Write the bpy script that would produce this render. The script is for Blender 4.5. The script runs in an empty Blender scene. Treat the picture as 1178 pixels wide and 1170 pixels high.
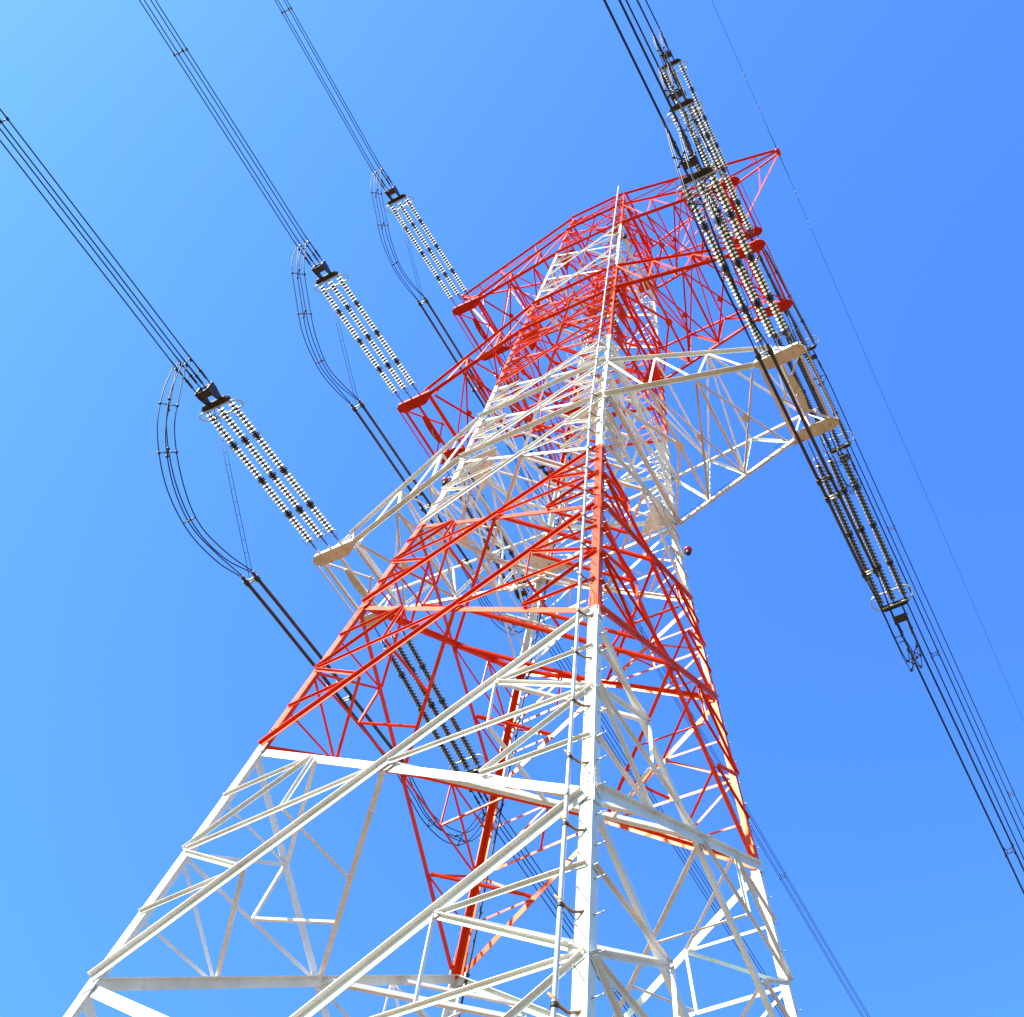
import bpy, math, random
from mathutils import Vector, Matrix
random.seed(4)
C = bpy.context.scene.collection
sc = bpy.context.scene

# ------------------------------------------------------------------ camera
U = 4.5                       # metres per module of the tower (half its width at the lowest colour change)
H0 = 1.6                      # height of the tower's module origin above the ground (eye height)
def M(x, y, z): return Vector((x*U, y*U, z*U + H0))
cam_d = bpy.data.cameras.new('camera'); cam = bpy.data.objects.new('camera', cam_d); C.objects.link(cam)
RX, RU, RF = (0.907333, 0.418363, -0.041473), (0.389262, -0.79874, 0.458792), (-0.158816, 0.432421, 0.887575)
mw = Matrix(((RX[0], RU[0], -RF[0], 2.7516*U), (RX[1], RU[1], -RF[1], -3.77727*U), (RX[2], RU[2], -RF[2], H0), (0, 0, 0, 1)))
cam.matrix_world = mw
cam_d.sensor_fit = 'HORIZONTAL'; cam_d.sensor_width = 36.0
cam_d.lens = 1313.425/1178*36
cam_d.shift_x = (589-832.18)/1178
cam_d.shift_y = (525.31-585)/1178
cam_d.clip_start = 0.1; cam_d.clip_end = 6000
sc.camera = cam

# ------------------------------------------------------------------ sky and sun
SUN_EL, SUN_AZ = math.radians(41.5), math.radians(-152)       # azimuth measured from +Y towards +X
w = bpy.data.worlds.new('World'); sc.world = w; w.use_nodes = True
nt = w.node_tree; nt.nodes.clear()
sky = nt.nodes.new('ShaderNodeTexSky'); sky.sky_type = 'NISHITA'; sky.sun_disc = False
sky.sun_elevation = SUN_EL; sky.sun_rotation = SUN_AZ; sky.altitude = 0; sky.air_density = 1.0; sky.dust_density = 0.9; sky.ozone_density = 9.0
hs = nt.nodes.new('ShaderNodeMix'); hs.data_type = 'RGBA'; hs.blend_type = 'MULTIPLY'; hs.inputs[0].default_value = 1; hs.inputs[7].default_value = (1.12, 1.76, 1.75, 1)
bg = nt.nodes.new('ShaderNodeBackground'); bg.inputs[1].default_value = 0.08
out = nt.nodes.new('ShaderNodeOutputWorld')
nt.links.new(sky.outputs[0], hs.inputs[6]); sep = nt.nodes.new('ShaderNodeSeparateColor'); com = nt.nodes.new('ShaderNodeCombineColor')
pw = nt.nodes.new('ShaderNodeMath'); pw.operation = 'POWER'; pw.inputs[1].default_value = .28
ml = nt.nodes.new('ShaderNodeMath'); ml.operation = 'MULTIPLY'; ml.inputs[1].default_value = 3.95
nt.links.new(hs.outputs[2], sep.inputs[0]); nt.links.new(sep.outputs[2], pw.inputs[0]); nt.links.new(pw.outputs[0], ml.inputs[0])
nt.links.new(sep.outputs[0], com.inputs[0]); nt.links.new(sep.outputs[1], com.inputs[1]); nt.links.new(ml.outputs[0], com.inputs[2])
nt.links.new(com.outputs[0], bg.inputs[0]); nt.links.new(bg.outputs[0], out.inputs[0])
sd = bpy.data.lights.new('sun', 'SUN'); sd.energy = 5.0; sd.angle = math.radians(0.53); sd.color = (1.0, 0.91, 0.80)
so = bpy.data.objects.new('sun', sd); C.objects.link(so)
sdir = Vector((math.sin(SUN_AZ)*math.cos(SUN_EL), math.cos(SUN_AZ)*math.cos(SUN_EL), math.sin(SUN_EL)))
so.rotation_euler = sdir.to_track_quat('Z', 'Y').to_euler()
sc.view_settings.view_transform = 'Standard'; sc.view_settings.look = 'None'
sc.view_settings.exposure = 1.32; sc.view_settings.gamma = 1.0

# ------------------------------------------------------------------ materials
def mat(name, col, rough=0.5, metal=0.0, dirt=None, dirt_amt=0.0, scale=3.0, fine=40.0, bump=0.0, spec=0.5, tint=None):
    m = bpy.data.materials.new(name); m.use_nodes = True
    n = m.node_tree; p = n.nodes['Principled BSDF']
    p.inputs['Roughness'].default_value = rough; p.inputs['Metallic'].default_value = metal
    p.inputs['Specular IOR Level'].default_value = spec
    if tint: p.inputs['Specular Tint'].default_value = (*tint, 1)
    geo = n.nodes.new('ShaderNodeNewGeometry')
    n1 = n.nodes.new('ShaderNodeTexNoise'); n1.inputs['Scale'].default_value = scale; n1.inputs['Detail'].default_value = 5
    n.links.new(geo.outputs['Position'], n1.inputs['Vector'])
    mr = n.nodes.new('ShaderNodeMapRange'); mr.inputs['From Min'].default_value = .3; mr.inputs['From Max'].default_value = .7
    mr.inputs['To Min'].default_value = .80; mr.inputs['To Max'].default_value = 1.06
    n.links.new(n1.outputs[0], mr.inputs[0])
    sc_ = n.nodes.new('ShaderNodeVectorMath'); sc_.operation = 'SCALE'; sc_.inputs[0].default_value = col
    n.links.new(mr.outputs[0], sc_.inputs['Scale'])
    last = sc_.outputs[0]
    if dirt:
        n2 = n.nodes.new('ShaderNodeTexNoise'); n2.inputs['Scale'].default_value = fine; n2.inputs['Detail'].default_value = 3
        n.links.new(geo.outputs['Position'], n2.inputs['Vector'])
        r2 = n.nodes.new('ShaderNodeMapRange'); r2.inputs['From Min'].default_value = .60; r2.inputs['From Max'].default_value = .70
        r2.inputs['To Max'].default_value = dirt_amt
        n.links.new(n2.outputs[0], r2.inputs[0])
        mx = n.nodes.new('ShaderNodeMix'); mx.data_type = 'RGBA'
        n.links.new(r2.outputs[0], mx.inputs[0]); n.links.new(last, mx.inputs[6]); mx.inputs[7].default_value = (*dirt, 1)
        last = mx.outputs[2]
    n.links.new(last, p.inputs['Base Color'])
    if bump:
        b = n.nodes.new('ShaderNodeBump'); b.inputs['Strength'].default_value = bump; b.inputs['Distance'].default_value = .01
        n.links.new(n1.outputs[0], b.inputs['Height']); n.links.new(b.outputs[0], p.inputs['Normal'])
    return m
WHITE = mat('white_paint', (.81, .775, .755), .45, spec=.4, dirt=(.42, .32, .22), dirt_amt=.22, scale=.9, fine=3.5)
PLATEW = mat('white_paint_rusting', (.74, .70, .62), .55, dirt=(.20, .10, .045), dirt_amt=.8, scale=2, fine=7)
RED = mat('red_paint', (.82, .044, .002), .36, spec=.34, tint=(1, .68, .26), dirt=(.30, .03, .012), dirt_amt=.5, scale=1.1, fine=9)
PLATER = mat('red_paint_weathered', (.62, .025, .004), .5, spec=.2, dirt=(.18, .03, .02), dirt_amt=.6, scale=2, fine=7)
GALV = mat('galvanised_steel', (.52, .52, .50), .45, .6, scale=4)
DARK = mat('dark_fitting', (.055, .048, .042), .5, .5, scale=6)
BLACK = mat('black_bracket', (.03, .026, .024), .55, .2, scale=6)
WIRE = mat('aluminium_conductor_weathered', (.014, .015, .024), .5, .3, scale=3)
TUBE = mat('brown_jumper_tube', (.085, .048, .036), .45, .3, scale=4)
PORC = mat('ivory_porcelain', (.25, .24, .16), .32, scale=5, spec=.3)
CAP = mat('insulator_cap_iron', (.085, .078, .062), .5, .3, scale=9)
MARK = mat('dark_marker_disc', (.03, .022, .02), .3, scale=5)
LENS = mat('red_lamp_lens', (.55, .012, .01), .12, scale=2, spec=.8)
RUSTY = mat('rusty_bracket', (.30, .17, .08), .6, .2, dirt=(.06, .03, .02), dirt_amt=.9, scale=5, fine=14)
CONC = mat('footing_concrete', (.36, .34, .31), .85, scale=2, bump=.4)
BAND = {'w': WHITE, 'r': RED}

# ------------------------------------------------------------------ mesh helpers
class MB:
    def __init__(s): s.v = []; s.f = []; s.m = []; s.mats = []; s.sm = []
    def mi(s, m):
        if m not in s.mats: s.mats.append(m)
        return s.mats.index(m)
    def add(s, vs, fs, m, smooth=False):
        o = len(s.v); k = s.mi(m); s.v += [tuple(v) for v in vs]
        for f in fs: s.f.append([o+i for i in f]); s.m.append(k); s.sm.append(smooth)
    def box8(s, vs, m): s.add(vs, [(0,3,2,1),(4,5,6,7),(0,1,5,4),(1,2,6,5),(2,3,7,6),(3,0,4,7)], m)
    def obox(s, P, Q, a, b, a0, a1, b0, b1, m):
        s.box8([P+a*a0+b*b0, P+a*a1+b*b0, P+a*a1+b*b1, P+a*a0+b*b1, Q+a*a0+b*b0, Q+a*a1+b*b0, Q+a*a1+b*b1, Q+a*a0+b*b1], m)
    def tube(s, pts, r, m, seg=8, caps=True):
        pts = [Vector(p) for p in pts]; vs = []; n = len(pts)
        up = None
        for i, p in enumerate(pts):
            t = (pts[min(i+1, n-1)] - pts[max(i-1, 0)]).normalized()
            if up is None:
                up = t.orthogonal().normalized()
            else: up = (up - t*up.dot(t)).normalized()
            b = t.cross(up)
            rr = r[i] if isinstance(r, (list, tuple)) else r
            for k in range(seg):
                a = 2*math.pi*k/seg; vs.append(p + (up*math.cos(a) + b*math.sin(a))*rr)
        fs = [(i*seg+k, i*seg+(k+1) % seg, (i+1)*seg+(k+1) % seg, (i+1)*seg+k) for i in range(n-1) for k in range(seg)]
        s.add(vs, fs, m, True)
        if caps:
            o = len(s.v)-len(vs); k0 = s.mi(m)
            s.f.append([o+k for k in range(seg)][::-1]); s.m.append(k0); s.sm.append(False)
            s.f.append([o+(n-1)*seg+k for k in range(seg)]); s.m.append(k0); s.sm.append(False)
    def loop(s, pts, r, m, seg=8):
        pts = [Vector(p) for p in pts]; n = len(pts); nrm = (pts[1]-pts[0]).cross(pts[n//3]-pts[0]).normalized(); vs = []
        for i, p in enumerate(pts):
            t = (pts[(i+1) % n]-pts[i-1]).normalized(); b = t.cross(nrm)
            for k in range(seg):
                a = 2*math.pi*k/seg; vs.append(p+(nrm*math.cos(a)+b*math.sin(a))*r)
        s.add(vs, [(i*seg+k, i*seg+(k+1) % seg, ((i+1) % n)*seg+(k+1) % seg, ((i+1) % n)*seg+k) for i in range(n) for k in range(seg)], m, True)
    def plate(s, poly, nrm, t, m):
        nrm = Vector(nrm).normalized()*t/2; poly = [Vector(p) for p in poly]; n = len(poly)
        vs = [p-nrm for p in poly]+[p+nrm for p in poly]
        s.add(vs, [tuple(range(n))[::-1], tuple(range(n, 2*n))]+[(i, (i+1) % n, n+(i+1) % n, n+i) for i in range(n)], m)
    def lathe(s, base, ax, prof, m, seg=12):
        ax = Vector(ax).normalized(); u = ax.orthogonal().normalized(); v = ax.cross(u); vs = []
        for (r, h) in prof:
            for k in range(seg):
                a = 2*math.pi*k/seg; vs.append(base+ax*h+(u*math.cos(a)+v*math.sin(a))*r)
        s.add(vs, [(i*seg+k, i*seg+(k+1) % seg, (i+1)*seg+(k+1) % seg, (i+1)*seg+k) for i in range(len(prof)-1) for k in range(seg)], m, True)
    def mesh(s, name):
        me = bpy.data.meshes.new(name); me.from_pydata(s.v, [], s.f)
        for m in s.mats: me.materials.append(m)
        me.polygons.foreach_set('material_index', s.m); me.polygons.foreach_set('use_smooth', s.sm); me.update()
        return me
    def build(s, name, parent=None):
        o = bpy.data.objects.new(name, s.mesh(name)); C.objects.link(o)
        if parent:
            o.parent = parent
            if parent.type == 'EMPTY' or True: o.matrix_parent_inverse = parent.matrix_basis.inverted() if parent.get('worldgeo') else Matrix()
        return o
def tag(o, label=None, cat=None, group=None, kind=None):
    for k, v in (('label', label), ('category', cat), ('group', group), ('kind', kind)):
        if v: o[k] = v
    return o
def empty(name, loc=(0, 0, 0)):
    o = bpy.data.objects.new(name, None); C.objects.link(o); o.location = loc; o.empty_display_size = .5; return o
_j = [0]
def jit():
    _j[0] = (_j[0]+1) % 7; return _j[0]*0.0031
def lbar(mb, P, Q, n, w, m, t=.014, off=0.0, inward=False, trim=0.0, w2=None):
    """rolled steel angle: one flange in the plane with normal n, the other standing out at its upper edge"""
    a = (Q-P).normalized(); P = P+a*trim; Q = Q-a*trim
    n = (n-a*n.dot(a)).normalized(); s = a.cross(n)
    if s.z < 0: s = -s
    o = off+jit()*(1 if off >= 0 else -1); w2 = w2 or w
    if not inward:
        mb.obox(P, Q, s, n, -w/2, w/2, o, o+t, m)
        mb.obox(P, Q, s, n, w/2-t, w/2, o+t, o+w2, m)
    else:
        mb.obox(P, Q, s, n, -w/2, w/2, -o-t, -o, m)
        mb.obox(P, Q, s, n, w/2-t, w/2, -o-w2, -o-t, m)
def bolt(mb, p, n, r, m): mb.lathe(p, n, [(r, -.004), (r, r*.9), (r*.55, r*1.5), (0.001, r*1.5)], m, 6)

# ------------------------------------------------------------------ ground
g = MB(); S_ = 2500
N_ = 24
vs = [Vector((-S_+2*S_*i/N_, -S_+2*S_*j/N_, 0)) for j in range(N_+1) for i in range(N_+1)]
g.add(vs, [(j*(N_+1)+i, j*(N_+1)+i+1, (j+1)*(N_+1)+i+1, (j+1)*(N_+1)+i) for j in range(N_) for i in range(N_)], mat('dry_sandy_ground', (.135, .072, .020), .95, dirt=(.085, .062, .018), dirt_amt=.8, scale=.15, fine=.6, bump=.5))
tag(g.build('ground'), kind='structure')

# ------------------------------------------------------------------ tower
ZB = 7.9247
def hw(z): return 1.48859-.1043007*z if z < ZB else .91971-.032515*z
CORN = {'N': (1, -1), 'L': (-1, -1), 'R': (1, 1), 'B': (-1, 1)}
LV = [-.355, 1.60, 3.22, 4.684, 6.08, 7.164, 8.26, 9.05, 9.76, 10.48, 11.20, 12.07, 13.06, 14.046, 15.10, 15.75]
def band(z): return 'w' if z < 4.684 else 'r' if z < 7.164 else 'w' if z < 9.76 else 'r' if z < 12.07 else 'w' if z < 14.046 else 'r'
def corner(k, z): return M(CORN[k][0]*hw(z), CORN[k][1]*hw(z), z)
tower = empty('transmission_tower', (0, 0, 0))
tag(tower, 'red and white banded steel lattice tower carrying all the crossarms and power lines', 'tower')

def flange(z): return .245 if z < 4.7 else .215 if z < 8.3 else .175 if z < 12.1 else .145
for k, (sx, sy) in CORN.items():
    mb = MB(); zz = [-.355, 1.6, 3.22, 4.684, 6.08, 7.164, ZB, 8.26, 9.05, 9.76, 11.2, 12.07, 14.046, 15.1, 15.77]
    for i in range(len(zz)-1):
        z0, z1 = zz[i], zz[i+1]; m = BAND[band((z0+z1)/2)]
        fw = flange((z0+z1)/2); t = .026
        ring = []
        for z in (z0, z1):
            c = corner(k, z)
            ring.append([c+Vector((-sx*a, -sy*b, 0)) for a, b in ((0, 0), (fw, 0), (fw, t), (t, t), (t, fw), (0, fw))])
        fs = [(j, (j+1) % 6, 6+(j+1) % 6, 6+j) for j in range(6)]+[(0, 1, 2, 3), (0, 3, 4, 5), (6, 7, 8, 9), (6, 9, 10, 11)]
        mb.add(ring[0]+ring[1], fs, m)
    leg = mb.build('leg', tower)
    # splice plates and bolts where the leg is joined
    for z in (3.22, 4.684, 6.08, 7.164, 8.26, 9.76, 12.07):
        sp = MB()
        for (dz0, dz1) in ((.02, .16),):
            fw = flange(z)
            for fx in (0, 1):
                nrm = Vector((0, sy, 0)) if fx == 0 else Vector((sx, 0, 0))
                al = Vector((-sx, 0, 0)) if fx == 0 else Vector((0, -sy, 0))
                m = BAND[band(z+.05)]
                P, Q = corner(k, z+dz0), corner(k, z+dz1)
                sp.obox(P, Q, al, nrm, .03, fw*.93, .002, .016, m)
                for j in range(5):
                    f = (j+.5)/5; p = P.lerp(Q, f)
                    for q in (.30, .72):
                        bolt(sp, p+al*fw*q+nrm*.016, nrm, .017, m)
        sp.build('splice_plate', leg)
    if k in 'NRB':
        st = MB(); z = .3; i = 0
        while z < 15.6:
            c = corner(k, z); m = GALV; bl = .17 if k == 'N' else .10
            if i % 2 == 0: st.tube([c+Vector((-sx*.12, 0, 0)), c+Vector((-sx*.12, sy*bl, .0))], .011, m, 6); bolt(st, c+Vector((-sx*.12, sy*bl, 0)), Vector((0, sy, 0)), .017, m)
            else: st.tube([c+Vector((0, -sy*.12, 0)), c+Vector((sx*bl, -sy*.12, 0))], .011, m, 6); bolt(st, c+Vector((sx*bl, -sy*.12, 0)), Vector((sx, 0, 0)), .017, m)
            z += .085; i += 1
        tag(st.build('step_bolts', leg), kind='stuff')
    ft = MB(); c = corner(k, -.355)
    ft.obox(Vector((c.x, c.y, -.3)), Vector((c.x, c.y, .45)), Vector((1, 0, 0)), Vector((0, 1, 0)), -.6, .6, -.6, .6, CONC)
    ft.build('footing', leg)

FACES = [('N', 'L', (0, -1, 0)), ('N', 'R', (1, 0, 0)), ('L', 'B', (-1, 0, 0)), ('R', 'B', (0, 1, 0))]
def hexplate(mb, c, n, r, m, off):
    n = Vector(n).normalized(); s = n.cross(Vector((0, 0, 1))).normalized(); u = s.cross(n)
    if u.z < 0: u = -u
    mb.plate([c+n*off+s*r*x+u*r*y for x, y in ((-1, -.3), (-.45, -.75), (.45, -.75), (1, -.3), (1, .3), (.45, .75), (-.45, .75), (-1, .3))], n, .012, m)
MID = {}
for i in range(len(LV)-1):
    z0, z1 = LV[i], LV[i+1]; m = BAND[band((z0+z1)/2)]
    dense = z0 < 8.2
    big = .21 if z0 < 3.3 else .175 if z0 < 6.2 else .15 if z0 < 8.3 else .125 if z0 < 12 else .105
    sm = .085 if z0 < 3.3 else .075 if z0 < 8.3 else .068
    for fi, (a, b, nrm) in enumerate(FACES):
        n = Vector(nrm)
        mb = MB()
        A0, A1, B0, B1 = corner(a, z0), corner(a, z1), corner(b, z0), corner(b, z1)
        n = (A1-A0).cross(B0-A0).normalized()
        if n.dot(Vector(nrm)) < 0: n = -n
        t = hw(z0)/(hw(z0)+hw(z1)); X = A0.lerp(B1, t)
        e1, e2 = (A1-B0).normalized(), (B1-A0).normalized()
        # two crossing diagonals, one outside the leg flanges and one inside
        if fi == 1: P1, Q1, P2, Q2 = A0, B1, B0, A1
        else: P1, Q1, P2, Q2 = B0, A1, A0, B1
        lbar(mb, P1, Q1, n, big, m, .016, off=.018, trim=.13, w2=big*.55)
        lbar(mb, P2, Q2, n, big, m, .016, off=.036, inward=True, trim=.13, w2=big*.7)
        hexplate(mb, X, n, big*1.1, m, -.010)
        for c_ in (-1, 1):
            for d_ in (-.5, .5): bolt(mb, X+e1*c_*.09+e2*d_*.09+n*.052, n, .014, m)
        for (c0, c1, sg) in ((A0, A1, 1), (B0, B1, -1)):
            Mm = (c0+c1)/2; inx = (X-Mm).normalized()
            Uc, Vc = (c1+X)/2, (c0+X)/2
            Mi = Mm+inx*.02
            lbar(mb, Mi, X, n, sm*1.15, m, .010, off=.006, inward=False, trim=.10, w2=sm*.8)
            if True:
                lbar(mb, Mi, Uc, n, sm, m, .009, off=.006, trim=.05)
                lbar(mb, Mi, Vc, n, sm, m, .009, off=.006, trim=.05)
            if z0 < 12:
                t1, b1 = (Mm+c1)/2, (Mm+c0)/2
                lbar(mb, t1+inx*.02, Uc, n, sm*.85, m, .009, off=.006, trim=.05)
                lbar(mb, b1+inx*.02, Vc, n, sm*.85, m, .009, off=.006, trim=.05)
                McX = (Mm+X)/2
                if z0 < 7: 
                    lbar(mb, McX, Uc, n, sm*.85, m, .009, off=.006, trim=.03)
            MID[(i, a+b, 'M', c0 is A0)] = (Uc, Vc, X, (Mm+X)/2)
            # gusset on the leg where the diagonals land
            ax = (c1-c0).normalized()
            r = .17 if z0 < 8.3 else .11
            sgn = inx
            c_ = c1
            if i < len(LV)-2:
                mb.plate([c_+n*.015-ax*r*1.4+sgn*.02, c_+n*.015-ax*r*1.0+sgn*r*1.7, c_+n*.015+ax*r*.7+sgn*r*1.7, c_+n*.015+ax*r*1.3+sgn*.02], n, .010, m)
                for q in (-.8, 0, .7):
                    bolt(mb, c_+n*.02+ax*r*q+sgn*.07, n, .014, m)
        mb.build('bracing_panel', tower)
    # inner frames tying neighbouring faces together
    cf = MB(); up = Vector((0, 0, 1))
    Xs = [MID[(i, a+b, 'M', True)][2] for a, b, _ in FACES]
    order = [(0, 1, 'N'), (0, 2, 'L'), (1, 3, 'R'), (2, 3, 'B')]
    for p, q, cn in order:
        lbar(cf, Xs[p], Xs[q], up, sm*1.35, m, .010, trim=.1)
        if dense and z0 > 1:
            fp, fq = FACES[p], FACES[q]
            kp, kq = (i, fp[0]+fp[1], 'M', fp[0] == cn), (i, fq[0]+fq[1], 'M', fq[0] == cn)
            (U1, V1, _, C1), (U2, V2, _, C2) = MID[kp], MID[kq]
            lbar(cf, U1, U2, up, sm, m, .009, trim=.05); lbar(cf, V1, V2, up, sm, m, .009, trim=.05)
            Y = (Xs[p]+Xs[q])/2
            lbar(cf, C1, Y, up, sm*.8, m, .009, trim=.03); lbar(cf, C2, Xs[q].lerp(Xs[p], .29), up, sm*.8, m, .009, trim=.03)
    cf.build('cross_frame', tower)

# horizontal rings and corner plates at the crossarm levels
for z in (8.26, 9.05, 11.20, 12.07, 14.046, 15.10, 15.75):
    m = BAND[band(z+(.01 if z != 12.07 else -.01))]; hf = MB(); big = .15 if z < 10 else .12
    for a, b, nrm in FACES:
        lbar(hf, corner(a, z), corner(b, z), Vector(nrm), big, m, .014, off=.06, trim=.02)
    lbar(hf, corner('N', z), corner('B', z), Vector((0, 0, 1)), big*.7, m, trim=.1)
    lbar(hf, corner('L', z), corner('R', z), Vector((0, 0, 1)), big*.7, m, off=-.02, inward=True, trim=.1)
    if z in (8.26, 11.20, 14.046):
        for k, (sx, sy) in CORN.items():
            c = corner(k, z)+Vector((0, 0, -.03)); r = 1.45 if z < 9 else 1.05
            hf.plate([c+Vector((-sx*.05, -sy*.05, 0)), c+Vector((-sx*r, -sy*.08, 0)), c+Vector((-sx*r*.9, -sy*.28, 0)), c+Vector((-sx*.28, -sy*r*.9, 0)), c+Vector((-sx*.08, -sy*r, 0))], (0, 0, 1), .014, PLATEW if z < 9 else PLATER)
    hf.build('level_frame', tower)

# crossarms
TY = .35
def crossarm(sgn, z0, z1, mm, pm, ztip, dx=0.0):
    arm = MB(); up = Vector((0, 0, 1)); w0, w1 = hw(z0), hw(z1)
    xs = [0, .30, .62, 1.0]
    big = .15 if z0 < 10 else .13; sm = .075
    def lo(s, f): return M(sgn*(w0+(1.80-dx-w0)*f), s*(w0+(TY-w0)*f), z0)
    def hi(s, f): return M(sgn*(w1+(1.98-dx-w1)*f), s*(w1+((TY-.03)-w1)*f), z1+(ztip-z1)*f)
    for s in (-1, 1):
        ny = Vector((0, s, 0))
        lbar(arm, lo(s, 0), lo(s, 1)+Vector((sgn*.3, 0, 0)), ny, big*1.15, mm, .016, off=.0)
        lbar(arm, hi(s, 0), hi(s, 1), ny, big*.9, mm, .014)
        for j in (1, 2): lbar(arm, lo(s, xs[j]), hi(s, xs[j]), ny, sm*1.3, mm, .01, off=-.01, inward=True, trim=.04)
        for j in range(3): lbar(arm, hi(s, xs[j]), lo(s, xs[j+1]), ny, sm*1.2, mm, .01, off=-.02, inward=True, trim=.05)
        # grab rail wire running along the lower chord
        a_, b_ = lo(s, .0)+Vector((0, s*.08, .42)), lo(s, 1)+Vector((0, s*.08, .42))
        arm.tube([a_.lerp(b_, q/8)-Vector((0, 0, .10*math.sin(math.pi*q/8))) for q in range(9)], .011, DARK, 5)
    # bottom and top planes
    mid = (lo(-1, .30)+lo(1, .30))/2
    for s in (-1, 1): lbar(arm, lo(s, 0), mid, up, sm*1.25, mm, .01, trim=.1)
    for j in (1, 2): lbar(arm, lo(-1, xs[j]), lo(1, xs[j]), up, sm*1.3, mm, .01, off=.01, trim=.05)
    for j in (1, 2):
        for s in (-1, 1): lbar(arm, lo(s, xs[j]), lo(-s, xs[j+1]), up, sm*1.1, mm, .01, off=.02*(2+s), inward=True, trim=.05)
        c = (lo(-1, xs[j])+lo(1, xs[j+1]))/2; c2 = (lo(1, xs[j])+lo(-1, xs[j+1]))/2
        arm.plate([(c+c2)/2+Vector((x*.16, y*.22, -.055)) for x, y in ((-1, 0), (0, -1), (1, 0), (0, 1))], up, .01, mm)
    arm.plate([mid+Vector((x*.16, y*.22, -.02)) for x, y in ((-1, -.4), (0, -1), (1, -.4), (1, .4), (0, 1), (-1, .4))], up, .01, mm)
    for j in (0, 1, 2):
        s = 1 if j % 2 else -1
        lbar(arm, hi(s, xs[j]), hi(-s, xs[j+1]), up, sm, mm, .01, trim=.05)
        lbar(arm, hi(-1, xs[j+1]), hi(1, xs[j+1]), up, sm, mm, .01, off=.01, trim=.05)
        lbar(arm, lo(-s, xs[j]), hi(s, xs[j]), up, sm*.9, mm, .01, trim=.08) if j else None
    o = arm.build('crossarm', tower)
    # end frame: rails along the line direction between the two strain plates
    ef = MB()
    for x, ww in ((1.86, .10), (2.03, .10), (2.19, .10), (2.245, .05)):
        P, Q = M(sgn*(x-dx), -TY, z0), M(sgn*(x-dx), TY, z0)
        lbar(ef, P, Q, up, ww, mm, .012, off=.03)
    for s in (-1, 1): lbar(ef, M(sgn*(2.19-dx), s*TY*.9, z0), M(sgn*(1.90-dx), -s*.02, z0), up, .07, mm, .01, off=.05*s if s > 0 else .05)
    ef.plate([M(sgn*(2.05-dx), 0, z0)+Vector((x, y, -.01)) for x, y in ((-.14, -.24), (-.06, -.8), (.08, -.8), (.14, -.24), (.14, .24), (.08, .8), (-.06, .8), (-.14, .24))], up, .012, pm)
    for s in (-1, 1):
        T = hi(s, 1)
        for x in (1.86, 2.03, 2.19):
            lbar(ef, M(sgn*(x-dx), s*(TY-.01), z0+.01), T+Vector((sgn*(x-2.03)*.5, 0, 0)), Vector((0, s, 0)), .07, mm, .01, off=.004*x)
    lbar(ef, hi(-1, 1), hi(1, 1), Vector((sgn, 0, 0)), .09, mm, .012, off=.01)
    for s in (-1, 1): lbar(ef, hi(s, 1), M(sgn*(1.86-dx), -s*TY, z0+.02), Vector((sgn, 0, 0)), .05, mm, .01, off=.02+.01*s)
    # earthing loop hanging under the frame
    ef.tube([M(sgn*(2.03-dx), -.02, z0)+Vector((0, .5*q/8, -.05-.30*math.sin(math.pi*q/8))) for q in range(9)], .013, GALV, 5)
    ef.build('end_frame', o)
    for s in (-1, 1):
        pl = MB()
        pts = [(1.83, .40), (2.20, .405), (2.245, .375), (2.245, .33), (2.20, .295), (1.95, .29), (1.90, .31), (1.83, .365)]
        pl.plate([M(sgn*(x-dx), s*y, z0)+Vector((0, 0, -.03)) for x, y in pts], up, .025, pm)
        pl.obox(M(sgn*(1.84-dx), s*.40, z0), M(sgn*(2.21-dx), s*.40, z0), Vector((0, s, 0)), up, -.012, .012, -.015, .14, pm)
        for x in (1.95, 2.055, 2.16):
            pl.plate([M(sgn*(x-dx), s*.40, z0)+Vector((0, s*a, b)) for a, b in ((-.12, .0), (.16, -.0), (.20, .06), (.16, .12), (-.12, .12))], (1, 0, 0), .025, pm)
            for b in (-.06, .06): bolt(pl, M(sgn*(x-dx), s*.34, z0)+Vector((b, 0, -.045)), (0, 0, -1), .016, pm)
        pl.build('strain_plate', o)
    return o, hi
ARMS = {}
DX = {'lower': 0.0, 'middle': .10, 'upper': .22}
for nm, z0, z1, mm, pm in (('lower', 8.26, 9.05, WHITE, PLATEW), ('middle', 11.20, 12.07, RED, PLATER), ('upper', 14.046, 15.10, RED, PLATER)):
    for s in (-1, 1): ARMS[(nm, s)] = crossarm(s, z0, z1, mm, pm, z0+.30, DX[nm])
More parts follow.
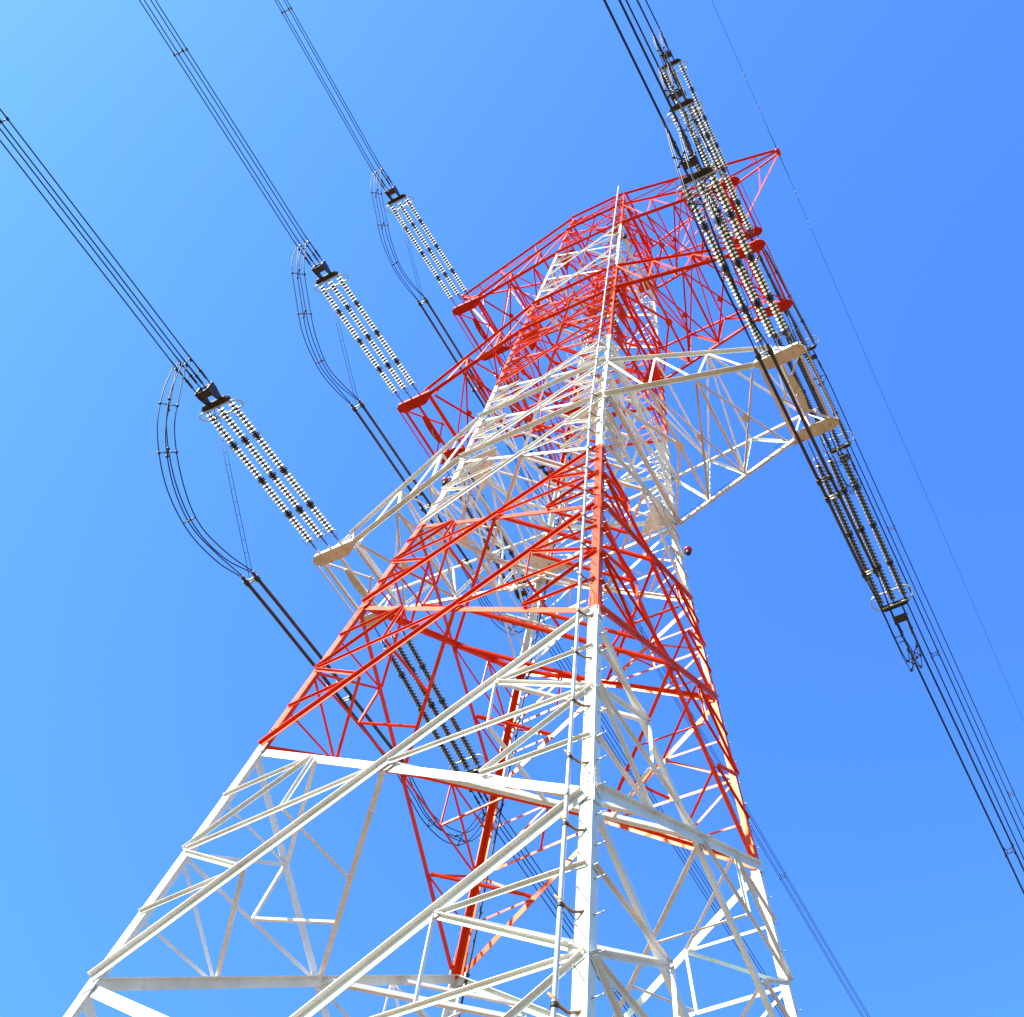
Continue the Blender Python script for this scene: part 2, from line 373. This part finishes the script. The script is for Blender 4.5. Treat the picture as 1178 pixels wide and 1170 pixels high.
# earth wire peaks above the top crossarms
GWT = {-1: (-2.43, 0.0, 16.05), 1: (2.57, 0.0, 15.92)}
for s in (-1, 1):
    pk = MB(); T = M(*GWT[s]); hi = ARMS[('upper', s)][1]
    for t in (-1, 1):
        top = M(s*hw(15.75), t*hw(15.75), 15.75); low = hi(t, 1)
        lbar(pk, top, T+Vector((0, t*.05, 0)), Vector((0, t, 0)), .13, RED, .014)
        lbar(pk, low, T+Vector((0, t*.05, -.12)), Vector((0, t, 0)), .11, RED, .012)
        for f, g_ in ((.33, .33), (.66, .66)):
            a = top.lerp(T, f); b = hi(t, g_)
            lbar(pk, a, b, Vector((0, t, 0)), .07, RED, .01, trim=.04)
            lbar(pk, a, hi(t, g_-.33), Vector((0, t, 0)), .06, RED, .01, off=.02, trim=.06)
        a = top.lerp(T, .85); b = low.lerp(T, .5); lbar(pk, a, b, Vector((0, t, 0)), .06, RED, .01, trim=.03)
        a2 = top.lerp(T, .66); lbar(pk, a2, low, Vector((0, t, 0)), .06, RED, .01, trim=.05)
    for f in (.33, .66, .85):
        a, b = M(s*hw(15.75), -hw(15.75), 15.75).lerp(T, f), M(s*hw(15.75), hw(15.75), 15.75).lerp(T, f)
        lbar(pk, a, b, Vector((0, 0, 1)), .06, RED, .01)
    pk.lathe(T+Vector((0, -.22, -.03)), (0, 1, 0), [(.001, 0), (.13, 0), (.15, .06), (.15, .38), (.13, .44), (.001, .44)], RED, 12)
    pk.build('earth_wire_peak', tower)

# climbing pole with brackets by the near leg
def rail(k, dx, dy, mr, mbk, z0, z1, rad, dzs, hook):
    rb = MB(); sx, sy = CORN[k]
    f = lambda z: corner(k, z)+Vector((dx, dy, 0))
    zz = [z0, 3.2, 5.0, 6.5, ZB, 9.5, 12, z1]
    pts = [f(z) for z in zz]
    rb.tube(pts, rad, mr, 10)
    for z in zz[1:-1]:
        ax = (f(z+.05)-f(z)).normalized(); rb.tube([f(z)-ax*.12, f(z)+ax*.12], rad*1.18, mr, 10)
    o = rb.build('climbing_pole', tower)
    z = z0+.1
    while z < z1-.5:
        b = MB(); p = f(z); q = corner(k, z)+Vector((-sx*.10 if abs(dx) < 10 else 0, sy*.0, 0))
        dirp = Vector((dx, dy, 0)).normalized()
        b.tube([q, q+Vector((0, 0, -.03)), q.lerp(p, .45)+Vector((0, 0, -.06)), q.lerp(p, .8)+Vector((0, 0, .02)), p+Vector((0, 0, .10)), p+dirp*.10+Vector((0, 0, .20))], [.022, .024, .024, .026, .034, .018], mbk if hook else BLACK, 7)
        b.tube([p+Vector((0, 0, -.04)), p+Vector((0, 0, .05))], rad*1.2, BLACK, 10)
        bo = b.build('pole_bracket', o)
        z += dzs
rail('N', -.36, -.22, GALV, RUSTY, -.33, 16.3, .042, .405, True)
rail('B', .42, -.08, BLACK, BLACK, -.33, 15.2, .030, .405, False)
# obstruction lamps
for k, z, dx, dy in (('R', 7.80, .30, .02), ('L', 7.93, -.28, .02), ('N', 13.3, .28, 0), ('B', 13.3, -.28, 0)):
    lb = MB(); sx, sy = CORN[k]; c = corner(k, z); p = c+Vector((dx, dy, 0))
    lb.tube([c, p], .03, BLACK, 8); lb.lathe(p+Vector((0, 0, -.16)), (0, 0, 1), [(.001, 0), (.07, 0), (.10, .05), (.10, .16), (.10, .18), (.001, .18)], BLACK, 14)
    lo_ = lb.build('obstruction_lamp', tower)
    le = MB(); le.lathe(p+Vector((0, 0, .02)), (0, 0, 1), [(.10, 0), (.15, .03), (.155, .12), (.12, .21), (.05, .26), (.001, .265)], LENS, 14)
    le.build('lamp_lens', lo_)

# ------------------------------------------------------------------ insulator sets (local: hangs along -Y from the strain plate)
SL = 1.585*U
def string_mesh():
    mb = MB(); n = 41; a, b = .13*U, 1.475*U; p = (b-a)/n
    mk = (9, 20, 31)
    mb.tube([(0, 0, 0), (0, -.30, 0)], .020, CAP, 6); mb.tube([(0, -.25, 0), (0, -a-.02, 0)], .026, CAP, 6)
    for i in range(n):
        y = -(a+p*i); B = Vector((0, y, 0)); D = Vector((0, -1, 0))
        if i in mk:
            mb.lathe(B, D, [(.03, -.03), (.135, -.005), (.145, .02), (.05, .035), (.05, .075), (.145, .085), (.135, .11), (.03, .13), (.03, p+.03)], MARK, 14); continue
        mb.lathe(B, D, [(.045, -.012), (.066, .008), (.066, .052), (.04, .06)], CAP, 10)
        mb.lathe(B, D, [(.045, .050), (.085, .056), (.128, .072), (.148, .090), (.144, .097), (.110, .088), (.104, .098), (.088, .086), (.074, .097), (.05, .085), (.028, .094)], PORC, 16)
        mb.lathe(B, D, [(.022, .09), (.022, p+.005)], CAP, 8)
    mb.tube([(0, -b, 0), (0, -1.53*U, 0)], .028, CAP, 8)
    return mb.mesh('insulator_string')
def horn_mesh():
    mb = MB()
    y = -.10*U
    mb.tube([(-.03, y+.10, .0), (-.14, y-.02, -.05), (-.20, y-.16, -.06), (-.20, y-.42, -.05)], .012, GALV, 6)
    mb.tube([(.03, y+.10, .0), (.14, y-.02, -.05), (.19, y-.16, -.05), (.19, y-.20, -.05)], .012, GALV, 6)
    return mb.mesh('arcing_horn')
def ring_mesh():
    mb = MB(); y = -1.455*U; hx, hz = .82, .26; pts = []
    N = 48
    for i in range(N):
        a = 2*math.pi*i/N; c, s = math.cos(a), math.sin(a)
        pts.append(((hx-hz)*(1 if c > 0 else -1)*(1 if abs(c) > 1e-6 else 0)+hz*c, y+hz*.86*s, hz*.62*s))
    mb.loop(pts, .030, GALV, 8)
    for x in (-.40, .40):
        mb.tube([(x, y+hz*.86, hz*.62), (x*1.1, -1.50*U, .06)], .016, DARK, 6); mb.tube([(x*1.1, -1.52*U, -.03), (x, y-hz*.86, -hz*.62)], .016, DARK, 6)
    return mb.mesh('corona_ring')
def yoke_mesh():
    mb = MB(); y0, y1 = -1.515*U, -1.60*U
    for zz in (.035, -.055):
        mb.plate([(-.58, y0-.05, zz), (-.54, y0+.07, zz), (.54, y0+.07, zz), (.58, y0-.05, zz), (.42, y0-.16, zz), (-.42, y0-.16, zz)], (0, 0, 1), .03, DARK)
    for x in (-.24, .24):
        mb.plate([(x, y0-.10, .10), (x, y0-.10, -.12), (x, y1-.12, -.28), (x, y1-.34, -.28), (x, y1-.34, .26), (x, y1-.12, .26)], (1, 0, 0), .05, DARK)
        mb.lathe(Vector((x, y0-.04, -.11)), (0, 0, 1), [(.001, 0), (.06, 0), (.06, .20), (.001, .20)], DARK, 8)
    mb.plate([(-.26, y1-.02, -.20), (-.26, y1-.26, -.28), (.26, y1-.26, -.28), (.26, y1-.02, -.20)], (0, .3, 1), .02, DARK)
    for z in (.22, -.24): mb.tube([(-.29, y1-.28, z), (.29, y1-.28, z)], .035, DARK, 8)
    for x in (-.475, 0, .475): mb.tube([(x, y0, -.11), (x, y0, .09)], .04, CAP, 8)
    return mb.mesh('yoke_plate')
BS = .203     # half spacing of the conductor bundle
CE = 2.00*U   # where the dead-end clamps end
def clamp_mesh():
    mb = MB(); y1 = -1.60*U-.28
    mb.tube([(0, y1, 0), (0, y1-.25, 0), (0, y1-.27, 0), (0, y1-.65, 0), (0, y1-.67, 0), (0, -CE, 0)], [.022, .022, .042, .042, .030, .026], DARK, 8)
    mb.tube([(0, y1-.55, 0), (0, y1-.62, 0)], .06, DARK, 8)
    mb.plate([(0, -CE+.55, -.01), (0, -CE+.35, -.01), (0, -CE+.38, -.12), (0, -CE+.50, -.12)], (1, 0, 0), .03, DARK)
    return mb.mesh('dead_end_clamp')
ME = dict(string=string_mesh(), horn=horn_mesh(), ring=ring_mesh(), yoke=yoke_mesh(), clamp=clamp_mesh())
def part(name, me, parent, loc=(0, 0, 0)):
    o = bpy.data.objects.new(name, me); C.objects.link(o); o.parent = parent; o.location = loc; return o
def insulator_set(P, d, label):
    root = empty('insulator_set')
    y = -d.normalized(); x = y.cross(Vector((0, 0, 1))).normalized(); z = x.cross(y)
    root.matrix_world = Matrix(((x.x, y.x, z.x, P.x), (x.y, y.y, z.y, P.y), (x.z, y.z, z.z, P.z), (0, 0, 0, 1)))
    tag(root, label, 'insulators', 'triple strain insulator sets between crossarms and conductors')
    for q in (-1, 0, 1):
        s = part('insulator_string', ME['string'], root, (q*.475, 0, 0)); part('arcing_horn', ME['horn'], s)
    part('corona_ring', ME['ring'], root); part('yoke_plate', ME['yoke'], root)
    for a in (-1, 1):
        for b in (-1, 1): part('dead_end_clamp', ME['clamp'], root, (a*BS, 0, b*BS-.02))
    return root

# ------------------------------------------------------------------ lines per phase
def catmull(pts, n=8):
    pts = [Vector(p) for p in pts]; P = [pts[0]*2-pts[1]]+pts+[pts[-1]*2-pts[-2]]; outp = []
    for i in range(1, len(P)-2):
        for k in range(n):
            t = k/n; a, b, c, d = P[i-1], P[i], P[i+1], P[i+2]
            outp.append(.5*((2*b)+(c-a)*t+(2*a-5*b+4*c-d)*t*t+(3*b-a-3*c+d)*t**3))
    outp.append(pts[-1]); return outp
PH = {  # near yoke (x, y, z), near line point, far yoke, far slope/drift, far tube end
 'lower': dict(z0=8.26, ny=(2.06, -1.97, 8.20), nl=(2.05, -4.27, 8.10), fy=(2.05, 1.97, 7.90), fl=(2.06, 8.4, 7.36), fe=1.12),
 'middle': dict(z0=11.20, ny=(1.97, -1.92, 11.14), nl=(1.935, -4.76, 11.10), fy=(1.98, 1.92, 10.93), fl=(1.96, 8.4, 10.42), fe=1.12),
 'upper': dict(z0=14.046, ny=(1.86, -1.87, 13.99), nl=(1.82, -4.41, 14.00), fy=(1.93, 1.90, 13.80), fl=(1.95, 9.0, 13.25), fe=1.12)}
SIDE = {-1: 'left', 1: 'right'}
BANDN = {'lower': 'white', 'middle': 'middle red', 'upper': 'top red'}
def spacer(mb, p, x, z, r=.02, m=DARK):
    c = [p+x*a*BS+z*b*BS for a, b in ((-1, -1), (1, -1), (1, 1), (-1, 1))]
    for q in c: mb.lathe(q+x.cross(z)*-.06, x.cross(z), [(.001, 0), (.045, 0), (.045, .12), (.001, .12)], m, 8)
    ci = [p+(q-p)*.55 for q in c]
    for i in range(4): mb.tube([ci[i], ci[(i+1) % 4]], r, m, 6); mb.tube([ci[i], c[i]], r, m, 6)
for lv, ph in PH.items():
    z0 = ph['z0']
    for s in (-1, 1):
        ends = {}
        for side, yk, ln in (('near', ph['ny'], ph['nl']), ('far', ph['fy'], ph['fl'])):
            t = -1 if side == 'near' else 1
            P = M(s*(2.055-DX[lv]), t*.405, z0)+Vector((0, 0, .06)); Y = M(s*yk[0], yk[1], yk[2])
            d = (Y-P).normalized(); P0 = P
            if t > 0: P = P+d*.42
            where = 'above the viewer' if side == 'near' else 'beyond the tower'
            sidew = 'at the near side of' if side == 'near' else 'at the far side of'
            insulator_last = insulator_set(P, d, 'three ivory insulator strings %s the %s %s crossarm tip' % (sidew, SIDE[s], BANDN[lv]))
            if t > 0:
                lk = MB()
                for q in (-1, 0, 1): lk.tube([(q*.475, .46, 0), (q*.475, -.1, 0)], .024, CAP, 6)
                lk.build('extension_link', insulator_last)
            yv = -d; x = yv.cross(Vector((0, 0, 1))).normalized(); z = x.cross(yv)
            E0 = P+d*CE
            ends[side] = (P, d, x, z, E0)
            L = M(s*ln[0], ln[1], ln[2]); sl = (L-E0)
            root = empty('conductor_bundle', E0); root['worldgeo'] = 1
            tag(root, 'bundle of four dark conductors leaving the %s insulators of the %s %s crossarm' % (side, SIDE[s], BANDN[lv]), 'power line', 'four-wire conductor bundles')
            hd = Vector((sl.x, sl.y, 0)); hl = hd.length; hd.normalize(); slope = sl.z/hl
            xx = hd.cross(Vector((0, 0, 1))).normalized()*(-1 if hd.y > 0 else 1); xx = Vector((abs(xx.x), xx.y if xx.x > 0 else -xx.y, 0)); zz_ = Vector((0, 0, 1))
            curv = .00018
            f = lambda dd: E0+hd*dd+Vector((0, 0, slope*dd+curv*dd*dd))
            xd = Vector((1, 0, 0)) if x.x > 0 else Vector((-1, 0, 0))
            for a in (-1, 1):
                for b in (-1, 1):
                    mb = MB(); st = E0+x*a*BS+z*(b*BS-.02)-Vector((0, 0, 0))
                    pts = [st]+[f(dd)+xx*a*BS*(1 if x.x > 0 else -1)+zz_*b*BS for dd in (3, 8, 14, 22, 32, 45, 60, 80, 110, 150, 200, 260)]
                    mb.tube(pts, .022, WIRE, 6); mb.build('conductor', root)
            for dd in ((8.5, 45, 90) if side == 'near' else (10.8, 34, 62, 95, 140)):
                sp = MB()
                spacer(sp, f(dd), xx, zz_, m=DARK); sp.build('spacer', root)
        # jumper: tubes under the crossarm, four loose wires at each end
        (Pn, dn, xn, zn, En), (Pf, df, xf, zf, Ef) = ends['near'], ends['far']
        xj = s*(2.05-DX[lv]*.75); zt = z0-1.13
        root = empty('jumper_loop', M(xj, 0, zt)); root['worldgeo'] = 1
        tag(root, 'brown twin tube jumper with loose wire loops hanging under the %s %s crossarm' % (SIDE[s], BANDN[lv]), 'jumper', 'jumpers hanging under the crossarms')
        ya, yb = -.95, ph['fe']
        for a in (-1, 1):
            tb = MB(); tb.tube([M(xj, ya, zt)+Vector((a*.20, 0, 0)), M(xj, ya+.35, zt+.01)+Vector((a*.20, 0, 0)), M(xj, .1, zt+.015)+Vector((a*.20, 0, 0)), M(xj, yb, zt)+Vector((a*.20, 0, 0))], .058, TUBE, 10)
            tb.build('jumper_tube', root)
        for y, gal in ((ya+.06, 1), (.18, 0), (.34, 1), (yb-.06, 1)):
            cb = MB(); c = M(xj, y, zt)
            for a in (-1, 1): cb.tube([c+Vector((a*.20, -.10, 0)), c+Vector((a*.20, .10, 0))], .085, DARK, 10)
            for dy in (-.05, .05): cb.tube([c+Vector((-.2, dy, 0)), c+Vector((.2, dy, 0))], .030, GALV if gal else DARK, 6)
            cb.build('tube_clamp', root)
        JS = .175
        def path(side, a, b):
            if side == 'near':
                kk = 1.0 if lv == 'lower' else .955 if lv == 'middle' else .95
                P, d, x, z, E = ends['near']; st = P+d*(1.93*U)+Vector((1, 0, 0))*a*BS+Vector((0, 0, b*BS-.12))
                ctr = [(-2.22, -.48), (-2.07, -.82), (-1.80, -1.12), (-1.50, -1.27), (-1.20, -1.24)]; ctr = [(a_*kk if 0 < i_ < 4 else a_, b_) for i_, (a_, b_) in enumerate(ctr)]; e = ya
            else:
                P, d, x, z, E = ends['far']; st = P+d*(1.93*U)+Vector((1, 0, 0))*a*BS+Vector((0, 0, b*BS-.12))
                ctr = [(2.33, -.55), (2.14, -.98), (1.90, -1.18), (1.60, -1.26), (1.36, -1.21)]; e = yb
            pts = [st]
            xc = s*(ph['ny'][0] if side == 'near' else ph['fy'][0])
            for i, (yy, dz) in enumerate(ctr):
                f_ = i/(len(ctr)-1); xm = xc*(1-f_)+xj*f_; k = 1 if f_ < .75 else .8
                # the bundle stays square to its own path
                tx = ctr[min(i+1, 4)][0]-ctr[max(i-1, 0)][0]; tz = ctr[min(i+1, 4)][1]-ctr[max(i-1, 0)][1]
                l = math.hypot(tx, tz); ny_, nz_ = -tz/l, tx/l
                if nz_ < 0: ny_, nz_ = -ny_, -nz_
                pts.append(M(xm, yy, z0+dz)+Vector((a*JS*k, b*ny_*JS*k, b*nz_*JS*k)))
            pts.append(M(xj, e, zt)+Vector((a*.20, 0, b*.04)))
            return catmull(pts, 7)
        for side in ('near', 'far'):
            ps = {}
            for a in (-1, 1):
                for b in (-1, 1):
                    jw = MB(); p = path(side, a, b); ps[(a, b)] = p; jw.tube(p, .019, WIRE, 6); jw.build('jumper_wire', root)
            n = len(ps[(1, 1)])
            for q in (9, 17, 27):
                jb = MB(); c = [ps[k][min(q, n-1)] for k in ((-1, -1), (1, -1), (1, 1), (-1, 1))]
                ce = sum(c, Vector())/4
                if q < 20:
                    for p in c: jb.tube([ce, p], .020, DARK, 6); jb.lathe(p+Vector((0, -.04, 0)), (0, 1, 0), [(.001, 0), (.05, 0), (.05, .08), (.001, .08)], DARK, 8)
                else:
                    for i_ in range(4): jb.tube([c[i_], c[(i_+1) % 4]], .020, DARK, 6)
                jb.build('spacer', root)
        # ladder shaped steadying links from the yoke down to the tube end
        ld = MB()
        Yb = Pn+dn*(1.52*U)+Vector((0, 0, -.1)); Te = M(xj, ya+.05, zt)+Vector((0, 0, .06))
        for a in (-.07, .07): ld.tube([Yb+Vector((a, 0, 0)), Te+Vector((a, 0, 0))], .010, WIRE, 5)
        for q in range(1, 13):
            c = Yb.lerp(Te, q/14); ld.tube([c+Vector((-.07, 0, 0)), c+Vector((.07, 0, 0))], .010, WIRE, 5)
        c = Yb.lerp(Te, .84); dv = (Te-Yb).normalized()*.13
        ld.loop([c+Vector((-.15, 0, 0))-dv, c+Vector((.15, 0, 0))-dv, c+Vector((.15, 0, 0))+dv, c+Vector((-.15, 0, 0))+dv], .025, DARK, 6)
        ld.build('link_ladder', root)

# earth wires over the peaks
for s in (1,):
    T = M(*GWT[s]); root = empty('earth_wire', T); root['worldgeo'] = 1
    tag(root, 'single thin earth wire running over the %s horn tip of the tower' % SIDE[s], 'earth wire')
    for t, dr in ((-1, -.004 if s > 0 else .0), (1, -.006)):
        pts = [T+Vector((0, t*.2, 0))]+[T+Vector((s*abs(y)*dr*.4, t*y, -.045*y*(1 if t > 0 else .2)+.00012*y*y)) for y in (2, 5, 9, 15, 25, 40, 60, 90, 130, 180, 250)]
        mb = MB(); mb.tube(pts, .012, WIRE, 6); mb.build('wire', root)
        ar = MB()
        q = lambda y: T+Vector((s*y*dr*.4, t*y, -.045*y*(1 if t > 0 else .2)))
        ar.tube([q(.2), q(.5), q(.55), q(1.7)], [.03, .03, .022, .022], DARK, 7)
        ar.build('armour_grip', root)
        for y in (2.9, 5.0):
            dm = MB(); p = q(y); dm.tube([p+Vector((0, -.16, -.12)), p+Vector((0, .16, -.12))], .010, DARK, 5)
            dm.tube([p, p+Vector((0, 0, -.12))], .012, DARK, 5)
            for e in (-1, 1): dm.tube([p+Vector((0, e*.12, -.12)), p+Vector((0, e*.24, -.12))], .035, GALV, 8)
            dm.build('vibration_damper', root)
for o in sc.objects:
    if 'worldgeo' in o: del o['worldgeo']
